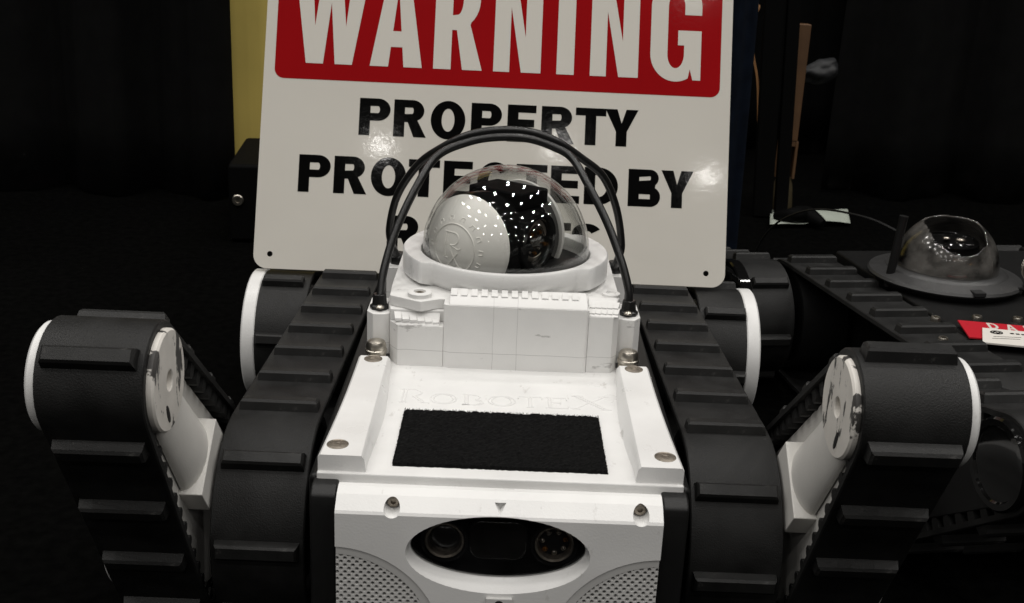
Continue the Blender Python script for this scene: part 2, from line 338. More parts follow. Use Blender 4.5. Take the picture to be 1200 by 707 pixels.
def flipper(root, off, sx, piv, rp, ang, length, phase, white=True, detail=True, disc=True, front=True):
    d = (cos(ang), sin(ang)); tip = (piv[0]+d[0]*length, piv[1]+d[1]*length)
    xi, xo = (.1885, .2460) if front else (.1885, .2395 if white and sx < 0 else .2370)
    bodym = 'arm' if white else 'black'; rimm = 'white' if white else 'gloss'
    core = hull(piv, rp-.016, tip, R_TIP-.0085)
    bm = B(); prism(bm, [(p[0], p[1]) for p in core], sx*(xi+.009), sx*(xo-.002), 'x')
    f = finish('flipper', bm, bodym, root, off, bevel=.0012)
    path = hull(piv, rp, tip, R_TIP)
    x0, x1 = sorted((sx*xi, sx*xo))
    finish('belt', belt_mesh(path, x0, x1), 'rubber', f, off, smooth=True)
    place_bars(path, BAR_FLIP if front else BAR_REAR, sx*(xi+xo)/2, f, off, .0590, phase_at(path, *phase))
    if detail:
        place_bars(path, TOOTH, sx*(xi+xo)/2, f, off, .0160, 0, 'belt_tooth', True, .0045)
    # outer rims: a dished disc at the tip and at the pivot
    for c, r in ((tip, R_TIP-.0030), (piv, rp-.011 if front else rp+.0010)):
        h = .006 if r < .05 else .009
        bm = B(); lathe(bm, [(0, -.004), (r-.001, -.004), (r, -.003), (r, h-.0015), (r-.0015, h), (r*.82, h), (r*.78, h-.0015), (0, h-.0015)], (0, 0, 0), 56, 'x')
        for v in bm.verts: v.co = Vector((sx*(xo+v.co.x), c[0]+v.co.y, c[1]+v.co.z))
        finish('outer_rim', bm, rimm, f, off, smooth=True)
    if disc:
        r = .0290
        bm = B(); lathe(bm, [(0, -.012), (r-.001, -.012), (r, -.010), (r, .0028), (r-.0012, .0040), (.0062, .0040), (.0055, .0034), (.0055, -.001), (0, -.001)], (0, 0, 0), 56, 'x')
        for v in bm.verts: v.co = Vector((sx*(xi-v.co.x), tip[0]+v.co.y, tip[1]+v.co.z))
        dd = finish('hub_disc', bm, 'scuffed', f, off, smooth=True)
        # small fixing slots in the disc
        for a, w, hgt in ((radians(250), .0020, .0062),):
            bm = B(); cyl(bm, (0, 0, 0), 1, 0, .0004, 14, 'x')
            for v in bm.verts:
                p = Matrix.Rotation(.35, 3, 'X') @ Vector((0, v.co.y*w, v.co.z*hgt))
                v.co = Vector((sx*(xi-.0040-v.co.x), tip[0]+cos(a)*.0185+p.y, tip[1]+sin(a)*.0185+p.z))
            finish('slot', bm, 'hole', f, off)
        # arm fairing: half-round shell swelling from the disc to the mounting block
        nrm = (-d[1], d[0])
        def Q(along, across, x): return (sx*x, piv[0]+d[0]*along+nrm[0]*across, piv[1]+d[1]*along+nrm[1]*across)
        blk0, blk1 = .058, .083
        bm = B(); rings = []
        for i in range(15):
            t = i/14; al = length-.012 + (blk1-.004-(length-.012))*t
            hw = .0175 + .0065*t; pr = .0045 + .0078*t**1.25
            rings.append([bm.verts.new(Q(al, -hw*cos(pi*k/18), xi+.0085-pr*sin(pi*k/18)-.0005)) for k in range(19)])
        for a, b in zip(rings, rings[1:]):
            for k in range(18): bm.faces.new((a[k], a[k+1], b[k+1], b[k]))
        bm.faces.new(rings[0]); bm.faces.new(rings[-1])
        finish('arm_fairing', bm, 'arm', f, off, smooth=True)
        bm = B(); hb = .0262
        v = [bm.verts.new(Q(a, c, x)) for x in (xi+.011, .1834) for a, c in ((blk0, -hb), (blk1, -hb), (blk1, hb), (blk0, hb))]
        for q in ((0, 1, 2, 3), (7, 6, 5, 4), (0, 4, 5, 1), (1, 5, 6, 2), (2, 6, 7, 3), (3, 7, 4, 0)): bm.faces.new([v[i] for i in q])
        finish('mounting_block', bm, 'arm', f, off, bevel=.0008)
    return f

def screw(name, c, r, h, parent, off, m='steel', socket=.45, axis='z', n=28):
    bm = B(); s = r*socket
    lathe(bm, [(0, 0), (r*.98, 0), (r, h*.15), (r, h*.7), (r*.86, h), (s, h), (s*.96, h*.45), (0, h*.45)], c, n, axis)
    o = finish(name, bm, m, parent, off, smooth=True)
    return o

# ------------------------------------------------------------------ the setting
bm = B(); g = bmesh.ops.create_grid(bm, x_segments=4, y_segments=4, size=6)
bmesh.ops.translate(bm, verts=bm.verts[:], vec=(0, 1.5, 0))
tag(finish('floor', bm, 'carpet'), 'black carpeted floor under the robots', kind='structure')

def drape(name, x0, x1, y, z0, z1, label, amp=.035, pitch=.16, skew=0, m='drape', seed=0, th=.004, category='curtain', group=None):
    bm = B(); n = int((x1-x0)/pitch*14)+2; mz = 14; rows = []
    for j in range(mz+1):
        z = z0+(z1-z0)*j/mz; row = []
        for i in range(n+1):
            x = x0+(x1-x0)*i/n
            ph = 2*pi*x/pitch + 1.4*noise.noise(Vector((x*3, seed, z*.4)))
            a = amp*(.65+.5*noise.noise(Vector((x*2.2, seed+5, z*.8))))
            row.append(bm.verts.new((x + skew*(z-z0), y + a*sin(ph) + a*.3*sin(2.3*ph+seed), z)))
        rows.append(row)
    for a, b in zip(rows, rows[1:]):
        for i in range(n): bm.faces.new((a[i], a[i+1], b[i+1], b[i]))
    o = finish(name, bm, m, smooth=True)
    s = o.modifiers.new('thickness', 'SOLIDIFY'); s.thickness = th
    return tag(o, label, category, group)
drape('black_drape', -2.6, -.468, 1.88, .004, 1.6, 'black pleated drape hanging left of the tan board', seed=1)
drape('black_drape', .62, 2.8, 2.12, .004, 1.6, 'black pleated drape hanging behind the black robot at right', seed=2, pitch=.2, amp=.05)
drape('black_drape', -.9, 1.4, 2.55, .004, 1.6, 'black pleated drape farthest back, behind the sign and wooden post', seed=3, pitch=.18)

# tan board, black case with its bolt
bm = B(); box(bm, -.53, -.25, 2.02, 2.05, .005, 1.1)
tag(finish('tan_board', bm, 'tan', bevel=.003), 'tan upright board showing between black drape and warning sign', 'board')
ce = empty('black_case', (-.25, 1.72, 0), radians(6))
bm = B(); box(bm, -.172, .30, -.10, .12, .002, .119)
finish('case_body', bm, 'case', ce, bevel=.006)
screw('bolt', (-.158, -.1005, .066), .0085, -.004, ce, (0, 0, 0), 'steel', axis='y')
tag(ce, 'low black case with a round steel bolt below the tan board', 'case')

# things beyond the sign's right edge
drape('jeans_cloth', .20, .318, 1.46, .01, .75, 'dark blue cloth standing in for jeans legs just right of the warning sign', amp=.012, pitch=.05, m='denim', seed=9, skew=-.02, th=.003, category='cloth')  # folded sheet in place of a standing person's blue jeans
pe = empty('wooden_post', (.50, 1.97, 0))
bm = B(); prism(bm, [(-.011, .128), (.0135, .128), (.013, .33), (-.0125, .33)], -.012, .012, 'y'); finish('upper_rail', bm, 'wood', pe, bevel=.0015)
bm = B()
for x in (-.016, .011): box(bm, x, x+.005, -.012, .012, .060, .1275)
box(bm, -.0115, .0115, -.011, .011, .118, .1275); finish('metal_bracket', bm, 'wood', pe, bevel=.001)
bm = B(); lathe(bm, [(0, .002), (.019, .002), (.021, .006), (.017, .045), (.013, .062), (0, .064)], (0, 0, 0), 20); finish('foot', bm, 'khaki', pe, smooth=True)
tag(pe, 'slim brown wooden post with bracket standing beyond the sign', 'post')
for xs, lab in (((.402, .435), 'wider black strut leaning behind the blue cloth'), ((.440, .462), 'narrow black strut beside the brown wooden post')):
    bm = B(); prism(bm, [(xs[0]+.035, .002), (xs[1]+.035, .002), (xs[1], .62), (xs[0], .62)], 1.90, 1.915, 'y')
    tag(finish('black_strut', bm, 'case', bevel=.002), lab, 'strut', 'black struts behind the sign')
bm = B(); tube(bm, catmull([(.385, 1.96, .345), (.398, 1.96, .356), (.418, 1.955, .357), (.410, 1.95, .335), (.409, 1.95, .31), (.418, 1.95, .27), (.428, 1.945, .23), (.436, 1.94, .16), (.442, 1.94, .09), (.446, 1.94, .004)], 6), .0022, 8)
tag(finish('loose_cord', bm, 'orange', smooth=True), 'thin tan rope looping beside the black struts', 'cord')  # a looped length of thin tan cable
bm = B(); bmesh.ops.create_grid(bm, x_segments=14, y_segments=8, size=1)
for v in bm.verts:
    x, y = v.co.x, v.co.y; v.co = Vector((.535+x*.075+y*.012, 1.895+y*.052+x*.022, .004+.006*noise.noise(Vector((x*1.6, y*1.3, 3)))+.004))
o = finish('paper_sheet', bm, 'paper', smooth=True); o.modifiers.new('thickness', 'SOLIDIFY').thickness = .0006
tag(o, 'pale greenish sheet of paper lying on the dark floor', 'paper')
bm = B(); tube(bm, catmull([(.468, 1.87, .012), (.492, 1.845, .022), (.515, 1.86, .020), (.528, 1.845, .017), (.540, 1.828, .012)], 6), lambda t: .007+.008*sin(pi*t), 10)
tag(finish('black_strap', bm, 'case', smooth=True), 'black strap lying across the pale paper', 'strap')
bm = B(); bmesh.ops.create_icosphere(bm, subdivisions=4, radius=1)
for v in bm.verts:
    k = 1+.25*noise.noise(v.co*1.6)+.06*noise.noise(v.co*5); v.co = Vector((.555+v.co.x*.035*k, 2.02+v.co.y*.025*k, .245+v.co.z*.022*k+.25*v.co.x*.035))
pb = finish('plastic_wrap', bm, 'bag', smooth=True); tag(pb, 'crumpled grey plastic wrap beside the top of the wooden post', 'wrap')

# ------------------------------------------------------------------ the white robot
O1 = (0, .85, 0); rob = empty('tracked_robot', O1)
tag(rob, 'white tracked robot with clear camera dome and raised front flippers, nearest', 'robot')
bm = B(); box(bm, -.116, .116, .60, 1.06, .030, .1465); finish('chassis', bm, 'black', rob, O1, bevel=.004)

track(rob, O1, -1, (.694, .146)); track(rob, O1, 1, (.6865, .146))
AF = atan2(.219-.0763, .565-.684); LF = sqrt((.219-.0763)**2+(.565-.684)**2)
flipper(rob, O1, -1, FRONT, R_PIV, AF, LF, (.534, .181)); flipper(rob, O1, 1, FRONT, R_PIV, AF, LF, (.532, .205))
for s, ph in ((-1, (1.022, .127)), (1, (1.010, .122))): flipper(rob, O1, s, REAR, R_PIV_REAR, radians(-6), LF, ph, detail=False, disc=False, front=False)

# top plate with raised side rails
bm = B(); prism(bm, [(-.1062, .5735), (.1062, .5735), (.1045, .66), (.102, .755), (-.102, .755), (-.1045, .66)], .1485, .162, 'z')
plate = finish('top_plate', bm, 'white', rob, O1, bevel=.0012)
bm = B(); box(bm, -.1062, .1062, .5695, .5733, .1478, .1545); finish('front_lip', bm, 'white', plate, O1, bevel=.0008)
for s in (-1, 1):
    bm = B(); secs = []
    for i in range(13):
        t = i/12; y = .5755+(.7325-.5755)*t
        xo = .1056-.0030*t - .0012*sin(pi*t); e = min(1, abs(t-.5)*2.6)**2
        xi = .0785+.0015*t; foot = .0005 + .0032*(1-e)
        secs.append([bm.verts.new((s*x, y, z)) for x, z in ((xi-foot, .1615), (xi+.0004, .1700), (xi+.0022, .1722), (xo-.0014, .1722), (xo, .1708), (xo, .1615))])
    for a, b in zip(secs, secs[1:]):
        for k in range(6): bm.faces.new((a[k], a[(k+1) % 6], b[(k+1) % 6], b[k]))
    bm.faces.new(secs[0]); bm.faces.new(secs[-1])
    finish('side_rail', bm, 'white', plate, O1, smooth=True)
    for y, x in ((.5895, .0962), (.7265, .0918)):
        bm = B(); lathe(bm, [(.0064, 0), (.0064, .0003), (.0058, .0005), (.0055, .0002), (.0050, .0002), (.0046, .0004), (.0022, .0004), (.0020, .0001), (0, .0001)], (s*x, y, .1722), 30)
        finish('screw', bm, 'dull_steel', plate, O1, smooth=True)

# hook-pile patch
pt = B(); nx, ny = 90, 56; gridv = []
for j in range(ny+1):
    row = []
    for i in range(nx+1):
        x = -.0640+.1270*i/nx; y = .5845+.0790*j/ny
        ed = 1 if 0 < i < nx and 0 < j < ny else 0
        row.append(pt.verts.new((x+(0 if ed else random.uniform(-.0003, .0003)), y+(0 if ed else random.uniform(-.0004, .0004)), .1621+(.0016+random.uniform(-.0005, .0006) if ed else 0))))
    gridv.append(row)
for a, b in zip(gridv, gridv[1:]):
    for i in range(nx): pt.faces.new((a[i], a[i+1], b[i+1], b[i]))
patch = finish('fabric_patch', pt, 'velcro', plate, O1)
bm = B()
for i in range(5200):
    x = random.uniform(-.0636, .0626); y = random.uniform(.5848, .6632)
    if random.random() < .35:
        k = random.choice((0, 1, 2, 3)); x, y = ((-.0634, y), (.0624, y), (x, .5850), (x, .6630))[k]
    a = random.uniform(0, 6.28); l = random.uniform(.0006, .0016); w = .00012
    dx, dy = cos(a)*l, sin(a)*l
    bm.faces.new([bm.verts.new(p) for p in ((x-dy/l*w, y+dx/l*w, .1632), (x+dy/l*w, y-dx/l*w, .1632), (x+dx*.6, y+dy*.6, .1636+l*.7))])
tag(finish('pile_fibres', bm, 'velcro', patch, O1), None, kind='stuff')

# raised lettering on the plate (wide serif small caps)
def stroke(bm, pts, r=.0006, k=0):
    tube(bm, [(p[0], p[1], .1620) for p in pts], r, 6)
def letter_lines(ch):
    """line strokes in a unit box (w 1, h 1), doubled stems and slab serifs"""
    S = []
    def ser(x, y, w=.13): S.append([(x-w, y), (x+w, y)])
    if ch in 'RB':
        S += [[(.2, 0), (.2, 1)], [(.30, .03), (.30, .97)]]; ser(.24, 0); S.append([(.07, 1), (.6, 1)])
        S.append([(.6, 1)]+arc(.6, .76, .26, .24, 90, -90, 8)+[(.3, .52)]); S.append(arc(.6, .76, .17, .18, 90, -90, 8))
    if ch == 'R': S += [[(.5, .52), (.86, 0)], [(.61, .5), (.96, .02)], [(.84, 0), (1.06, 0)]]
    if ch == 'B': S += [[(.6, .52)]+arc(.62, .26, .3, .26, 90, -90, 8)+[(.08, 0)], arc(.62, .26, .2, .19, 90, -90, 8)]
    if ch == 'O': S += [arc(.5, .5, .5, .5, 0, 360, 28), arc(.5, .5, .37, .44, 0, 360, 24)]
    if ch == 'T': S += [[(.45, 0), (.45, 1)], [(.56, 0), (.56, .97)], [(0, 1), (1, 1)], [(0, 1), (.0, .8)], [(1, 1), (1., .8)]]; ser(.5, 0, .16)
    if ch == 'E': S += [[(.18, 0), (.18, 1)], [(.28, .03), (.28, .97)], [(.04, 1), (.9, 1), (.92, .8)], [(.04, 0), (.94, 0), (.97, .22)], [(.28, .52), (.66, .52)], [(.66, .62), (.66, .42)]]
    if ch == 'X': S += [[(.12, 1), (.86, 0)], [(.24, 1), (.97, 0)], [(.93, 1), (.58, .56)], [(.10, 0), (.46, .46)]]; ser(.18, 1, .16); ser(.92, 1, .14); ser(.1, 0, .14); ser(.92, 0, .15)
    return S
for ch, x0, w, h in (('R', -.0715, .0215, .0215), ('O', -.0485, .0175, .0165), ('B', -.0285, .0170, .0165), ('O', -.0095, .0178, .0165), ('T', .0105, .0160, .0165), ('E', .0280, .0165, .0165), ('X', .0460, .0250, .0215)):
    bm = B()
    for s in letter_lines(ch): stroke(bm, [(x0+p[0]*w, .6765+p[1]*h, 0) for p in s])
    finish('raised_letter', bm, 'white', plate, O1, smooth=True)

# front shell: chamfered bezel with lens opening, grille cut-outs and screw wells
bm = B(); prism(bm, [(.5690, .1585), (.5650, .1588), (.5588, .1568), (.5508, .1506), (.5498, .1490), (.5500, .030), (.5690, .030)], -.0922, .0922, 'x')
shell = finish('front_shell', bm, 'white', rob, O1)
def moved(bm):
    return bm
cuts = []
el = 64
def oval(bm, a, b, zc, y): return [bm.verts.new((a*cos(2*pi*i/el), y, zc+b*sin(2*pi*i/el))) for i in range(el)]
bm = B(); rs = [oval(bm, .0551, .0315, .1254, .540), oval(bm, .0503, .0195, .1261, .558), oval(bm, .0503, .0195, .1261, .580)]
bm.faces.new(rs[0]); bm.faces.new(rs[2][::-1])
for a, b in zip(rs, rs[1:]):
    for i in range(el): bm.faces.new((a[i], b[i], b[(i+1) % el], a[(i+1) % el]))
cuts.append(moved(bm))
GC = ((-.0945, .0640, .0640), (.0945, .0630, .0640))
for x, z, r in GC:
    bm = B(); cyl(bm, (x, 0, z), r, .540, .580, 72, 'y'); cuts.append(moved(bm))
for x, z in ((-.0605, .1518), (.0797, .1526)):
    bm = B(); cyl(bm, (x, 0, z), .0046, .540, .5635, 28, 'y'); cuts.append(moved(bm))
bm = B(); prism(bm, [(-.0030, .1556), (.0036, .1556), (.0003, .1508)], .54, .5600, 'y'); cuts.append(moved(bm))
boolean(shell, cuts); shell.data.materials.clear(); shell.data.materials.append(M['white']); shell.data.polygons.foreach_set('use_smooth', [True]*len(shell.data.polygons)); sharp(shell.data, 11)
for x, z in ((-.0605, .1518), (.0797, .1526)):
    bm = B(); lathe(bm, [(0, .5634), (.0038, .5634), (.0038, .5612), (.0030, .5605), (.0016, .5605), (.0015, .562), (0, .562)], (x, 0, z), 24, 'y')
    finish('screw', bm, 'dull_steel', shell, O1, smooth=True)
    
# perforated grilles: each cell is a staggered square with an eight-sided hole and its wall
for x, z, r in GC:
    bm = B(); p = .0045; hr = .00125; sx_ = 1 if x < 0 else -1; yf = .5512
    rows = int(.10/(p*.5)) ; cells = set()
    for j in range(rows):
        for i in range(26):
            cx = .0935-(i+.5*(j % 2))*p; cz = .032+j*p*.5
            if (cx-abs(x))**2+(cz-z)**2 > (r-.0030)**2 or cx < .03: continue
            cx *= (1 if x > 0 else -1); hp = p/2
            sq = [bm.verts.new((cx+a, yf, cz+b)) for a, b in ((hp, 0), (hp/2, hp/2), (0, hp), (-hp/2, hp/2), (-hp, 0), (-hp/2, -hp/2), (0, -hp), (hp/2, -hp/2))]
            ho = [bm.verts.new((cx+hr*cos(k*pi/4), yf, cz+hr*sin(k*pi/4))) for k in range(8)]
            hb = [bm.verts.new((cx+hr*cos(k*pi/4), yf+.0022, cz+hr*sin(k*pi/4))) for k in range(8)]
            for k in range(8):
                q = (k+1) % 8; bm.faces.new((sq[k], sq[q], ho[q], ho[k])); bm.faces.new((ho[k], ho[q], hb[q], hb[k]))
    for v in bm.verts: v.co.x = max(-.0919, min(.0919, v.co.x))
    gr = tag(finish('speaker_grille', bm, 'grille', shell, O1), None, kind='stuff')
    bm = B(); cyl(bm, (x, 0, z), r-.0008, .5536, .5550, 72, 'y'); 
    for v in bm.verts: v.co.x = max(-.0918, min(.0918, v.co.x))
    finish('grille_backing', bm, 'hole', shell, O1)
    bm = B(); a0, a1 = (0, 90) if x < 0 else (90, 180)      # rim strip between the holes and the cut edge
    A = arc(x, z, r-.0004, r-.0004, -40 if x < 0 else 90, 90 if x < 0 else 220, 40); C_ = arc(x, z, r-.0052, r-.0052, -40 if x < 0 else 90, 90 if x < 0 else 220, 40)
    pa = [[bm.verts.new((max(-.0918, min(.0918, q[0])), yy, q[1])) for q in lp] for lp, yy in ((A, .5506), (C_, .5510), (C_, .5525), (A, .5525))]
    for k in range(4):
        for i in range(40): bm.faces.new((pa[k][i], pa[k][i+1], pa[(k+1) % 4][i+1], pa[(k+1) % 4][i]))
    finish('grille_rim', bm, 'grille', shell, O1, smooth=True)
# lens window with lamps behind it
bm = B(); va = oval(bm, .0502, .0194, .1261, .5586); vb = oval(bm, .0502, .0194, .1261, .5598)
bm.faces.new(va); bm.faces.new(vb[::-1])
for i in range(el): bm.faces.new((va[i], vb[i], vb[(i+1) % el], va[(i+1) % el]))
win = finish('lens_window', bm, 'window', shell, O1, smooth=True)
bm = B(); rs = [oval(bm, .0500, .0192, .1261, .5600), oval(bm, .0500, .0192, .1261, .5695), oval(bm, .0488, .0181, .1261, .5695), oval(bm, .0488, .0181, .1261, .5600)]
for a, b in zip(rs, rs[1:]+rs[:1]):
    for i in range(el): bm.faces.new((a[i], a[(i+1) % el], b[(i+1) % el], b[i]))
finish('window_dark_liner', bm, 'case', win, O1, smooth=True)  # added black sleeve, hides the lit opening wall so the window stays dark
bm = B(); box(bm, -.055, .055, .584, .588, .098, .156); finish('housing_back', bm, 'case', win, O1)
bm = B(); box(bm, -.055, .055, .5692, .5838, .094, .0978); finish('housing_floor', bm, 'case', win, O1)
for x in (-.0310, .0325):
    bm = B(); lathe(bm, [(.0125, .5625), (.0136, .5625), (.0136, .584), (.0122, .584), (.0118, .566)], (x, 0, .1262), 40, 'y', close=True); finish('lamp_cup', bm, 'black', win, O1, smooth=True)
    bm = B(); lathe(bm, [(.0117, .5640), (.0112, .5634), (.0100, .5640), (.0088, .5672), (.0117, .5672)], (x, 0, .1262), 40, 'y', close=True); finish('lamp_ring', bm, 'dull_steel', win, O1, smooth=True)
bm = B(); lathe(bm, [(0, .5640), (.004, .5644), (.0075, .5655), (.0100, .5675), (0, .569)], (-.0310, 0, .1262), 36, 'y'); finish('camera_lens', bm, 'smoke_lens', win, O1, smooth=True)
bm = B(); lathe(bm, [(0, .5700), (.0100, .5690), (.0112, .5672), (.0112, .575), (0, .575)], (.0325, 0, .1262), 36, 'y'); finish('lamp_dish', bm, 'black', win, O1, smooth=True)
for i in range(7):
    a = 2*pi*i/7+.3; bm = B(); bmesh.ops.create_icosphere(bm, subdivisions=2, radius=.0019)
    bmesh.ops.translate(bm, verts=bm.verts[:], vec=(.0325+.0068*cos(a), .5672, .1262+.0068*sin(a)))
    finish('diode_and_glint_bead', bm, 'amber' if i in (0, 4) else 'reflector', win, O1, smooth=True)
bm = B(); prism(bm, rrect(-.0172, .0172, .1135, .1400, .008), .5640, .583, 'y'); finish('sensor_block', bm, 'smoke_lens', win, O1, bevel=.0022)
# small bracket under the window
bm = B(); box(bm, -.0058, .0095, .5478, .5499, .088, .0990); sl = finish('latch_plate', bm, 'grille', shell, O1, bevel=.0005)
bm = B(); cyl(bm, (.0018, 0, .0952), .0026, .5472, .5484, 20, 'y'); finish('latch_hole', bm, 'hole', sl, O1)
# black fenders beside the shell
for s in (-1, 1):
    x0, x1 = sorted((s*.0930, s*.1080))
    bm = B(); prism(bm, [(.5600, .030), (.5600, .1470), (.5615, .1535), (.5660, .1570), (.5725, .1580), (.700, .1470), (.700, .030)], x0, x1, 'x'); finish('fender', bm, 'black', rob, O1, bevel=.0014)

# neck block
bm = B()
prism(bm, [(-.0830, .752), (-.0765, .7420), (-.0440, .7420), (-.0440, .7525)], .1615, .1925, 'z')
neck = finish('neck_block', bm, 'neck', rob, O1, bevel=.0003)
bm = B(); prism(bm, [(-.0439, .7425), (-.0395, .7405), (.0575, .7405), (.0590, .7420), (.0590, .7540), (-.0439, .7540)], .1615, .2095, 'z'); finish('front_panel', bm, 'neck', neck, O1, bevel=.0003)
bm = B(); prism(bm, [(.0592, .7425), (.0765, .7425), (.0810, .7480), (.0810, .7540), (.0592, .7540)], .1615, .2045, 'z'); finish('front_panel', bm, 'neck', neck, O1, bevel=.0003)
# body behind the panels, upper deck
bm = B(); prism(bm, [(-.0828, .7530), (.0808, .7542), (.0850, .770), (.0850, .905), (-.0865, .905), (-.0865, .770)], .1500, .2010, 'z'); finish('neck_body', bm, 'neck', neck, O1, bevel=.001)
bm = B(); prism(bm, [(-.0840, .7600), (-.0610, .7475), (-.0480, .7560), (-.0300, .7560), (.060, .7560), (.0790, .7570), (.0835, .775), (.0835, .895), (-.0850, .895), (-.0850, .780)], .2011, .2090, 'z'); finish('upper_deck', bm, 'neck', neck, O1, bevel=.0008)
# sloped ridged sills
bm = B(); prism(bm, [(.7408, .2096), (.7475, .2140), (.7640, .2150), (.7640, .2096)], -.0400, .0578, 'x'); finish('ridge_sill', bm, 'neck', neck, O1, bevel=.0004)
bm = B(); prism(bm, [(.7428, .2046), (.7640, .2125), (.7640, .2046)], .0594, .0800, 'x'); finish('ridge_sill', bm, 'neck', neck, O1, bevel=.0003)
bm = B(); prism(bm, [(.7424, .1926), (.7530, .1990), (.7530, .1926)], -.0780, -.0470, 'x'); finish('ridge_sill', bm, 'neck', neck, O1, bevel=.0003)
_b = B(); prism(_b, [(0, 0), (0, .0016), (.0075, .0034), (.0075, 0)], -.0019, .0019, 'x'); RIB = bpy.data.meshes.new('rib'); bmesh.ops.recalc_face_normals(_b, faces=_b.faces[:]); _b.to_mesh(RIB); _b.free(); RIB.materials.append(M['neck'])
def rib(x, y, z, s=1, rz=0):
    o = bpy.data.objects.new('rib', RIB); COL.objects.link(o); o.parent = neck; o.location = Vector((x, y, z))-Vector(O1); o.scale = (s, s, s); o.rotation_euler = (0, 0, rz)
for i in range(13): rib(-.0372+i*.0072, .7478, .2132, 1.15)
for i in range(6): rib(-.0762+i*.0054, .7440, .1930+.0004*(5-i), 1.22, radians(10))
for i in range(5): rib(.0612+i*.0042, .7452, .2048, 1.0, radians(-14))
for i in range(5): rib(.0618+i*.0041, .7510, .2072, 1.05, radians(-14))
# screw boss on the deck
bm = B(); lathe(bm, [(0, 0), (.0088, 0), (.0088, .0030), (.0080, .0036), (.0045, .0036), (.0040, .0016), (0, .0016)], (-.0625, .7610, .2088), 36); bs = finish('screw_boss', bm, 'neck', neck, O1, smooth=True)
screw('screw', (-.0625, .7610, .2100), .0036, .0016, bs, O1, 'dull_steel')
bm = B(); lathe(bm, [(0, 0), (.0066, 0), (.0066, .0022), (.0038, .0026), (.0034, .001), (0, .001)], (.0775, .7790, .2088), 30); finish('screw_boss', bm, 'neck', neck, O1, smooth=True)
# corner posts, glands and thumb screws
for s, x0, x1, zt in ((-1, .0836, .1004, .1965), (1, .0812, .0980, .1995)):
    bm = B(); prism(bm, [(s*x0, .7560), (s*(x0+.004), .7535), (s*(x1-.005), .7530), (s*x1, .7600), (s*x1, .790), (s*x0, .790)], .1650, zt, 'z'); ps = finish('corner_post', bm, 'neck', neck, O1, bevel=.0006)
    gx = s*(x0+x1)/2
    bm = B(); lathe(bm, [(0, 0), (.0072, 0), (.0072, .0024), (.0056, .0034), (.0048, .011), (0, .011)], (gx, .7660, zt), 8); finish('cable_gland', bm, 'cable', ps, O1, bevel=.0004)
    bm = B(); lathe(bm, [(0, 0), (.0030, 0), (.0030, .0012), (.0018, .0022), (0, .0024)], (gx-s*.001, .7595, zt+.0023), 20); finish('gland_screw', bm, 'steel', ps, O1, smooth=True)
    bm = B(); n = 40
    for (r0, z0, z1, nn) in ((.0072, .1640, .1698, 40), (.0078, .1700, .1732, 40)):
        lathe(bm, [(0, z0), (r0*.93, z0), (r0, z0+.0006), (r0, z1-.0007), (r0*.9, z1), (0, z1)], (gx, .7455, 0), nn)
    lathe(bm, [(.0072, .1733), (.0072, .1762), (.0060, .1786), (.0032, .1797), (0, .1799)], (gx, .7455, 0), 40)
    finish('thumb_screw', bm, 'steel', ps, O1, smooth=True)

# dome ring with side lugs
DC = Vector((-.0015, .8300, .2277))
def ringsec(a):
    c = abs(cos(a)); k = max(0, min(1, (c-.74)/.045)); k = k*k*(3-2*k); rear = sin(a) > .3
    ro = .0728+.0066*k; zb = .2160-.0042*k
    if sin(a) < -.86 : zb = .2160+.0012
    ri = .0652-.0000*k
    return [(ri, .2060), (ro, zb), (ro, .2268), (ro-.0010, .2280), (ri+.0030, .2280), (ri+.0006, .2268), (ri, .2250)]
bm = B(); rings = []; n = 200
for i in range(n):
    a = 2*pi*i/n; rings.append([bm.verts.new((DC.x+r*cos(a), DC.y+r*sin(a), z)) for r, z in ringsec(a)])
for i in range(n):
    p, q = rings[i], rings[(i+1) % n]
    for k in range(7): bm.faces.new((p[k], p[(k+1) % 7], q[(k+1) % 7], q[k]))
ring = finish('dome_ring', bm, 'white', neck, O1, smooth=True)
bm = B(); cyl(bm, (DC.x, DC.y, 0), .0650, .2095, .2165, 64); finish('dome_floor', bm, 'black', neck, O1)
# clear dome shell
bm = B(); prof = [(.0645, -.008)] + [(.0645*cos(radians(t)), .0645*sin(radians(t))) for t in range(0, 90, 4)] + [(0, .0645)]
lathe(bm, prof, DC, 72); lathe(bm, [(r*.966 if h >= 0 else r*.966, h*.966 if h > 0 else h) for r, h in prof], DC, 72)
dome = finish('clear_dome', bm, 'dome', rob, O1, smooth=True)

# camera ball in the dome: white cap, black drum, far cap
ax = Vector((-.575, -.815, .03)).normalized(); side = Vector((0, 0, 1)).cross(ax).normalized(); upv = ax.cross(side)
GCN = Vector((-.0088, .8420, .2335))
def G(a, u, v): return GCN + ax*a + side*u + upv*v
def ring_on(bm, prof, n=64):
    rs = []
    for r, a in prof:
        rs.append([bm.verts.new(G(a, r*cos(2*pi*i/n), r*sin(2*pi*i/n))) for i in range(n)] if r > 1e-6 else [bm.verts.new(G(a, 0, 0))])
    for p, q in zip(rs, rs[1:]):
        for i in range(n):
            j = (i+1) % n
            if len(p) == 1: bm.faces.new((p[0], q[i], q[j]))
            elif len(q) == 1: bm.faces.new((p[i], p[j], q[0]))
            else: bm.faces.new((p[i], p[j], q[j], q[i]))
CR, CH = .0455, .0205; ca = .0375 - (CR-CH)    # sphere radius, cap height, sphere centre along the axis
bm = B(); rimr = sqrt(CR**2-(CR-CH)**2)
ring_on(bm, [(rimr-.002, .0355), (rimr, .0362), (rimr, .0375)] + [(CR*sin(t), ca+CR*cos(t)) for t in [acos((CR-CH)/CR)*(1-k/14) for k in range(1, 14)]] + [(0, ca+CR)])
cap = finish('camera_cap', bm, 'capwhite', rob, O1, smooth=True)
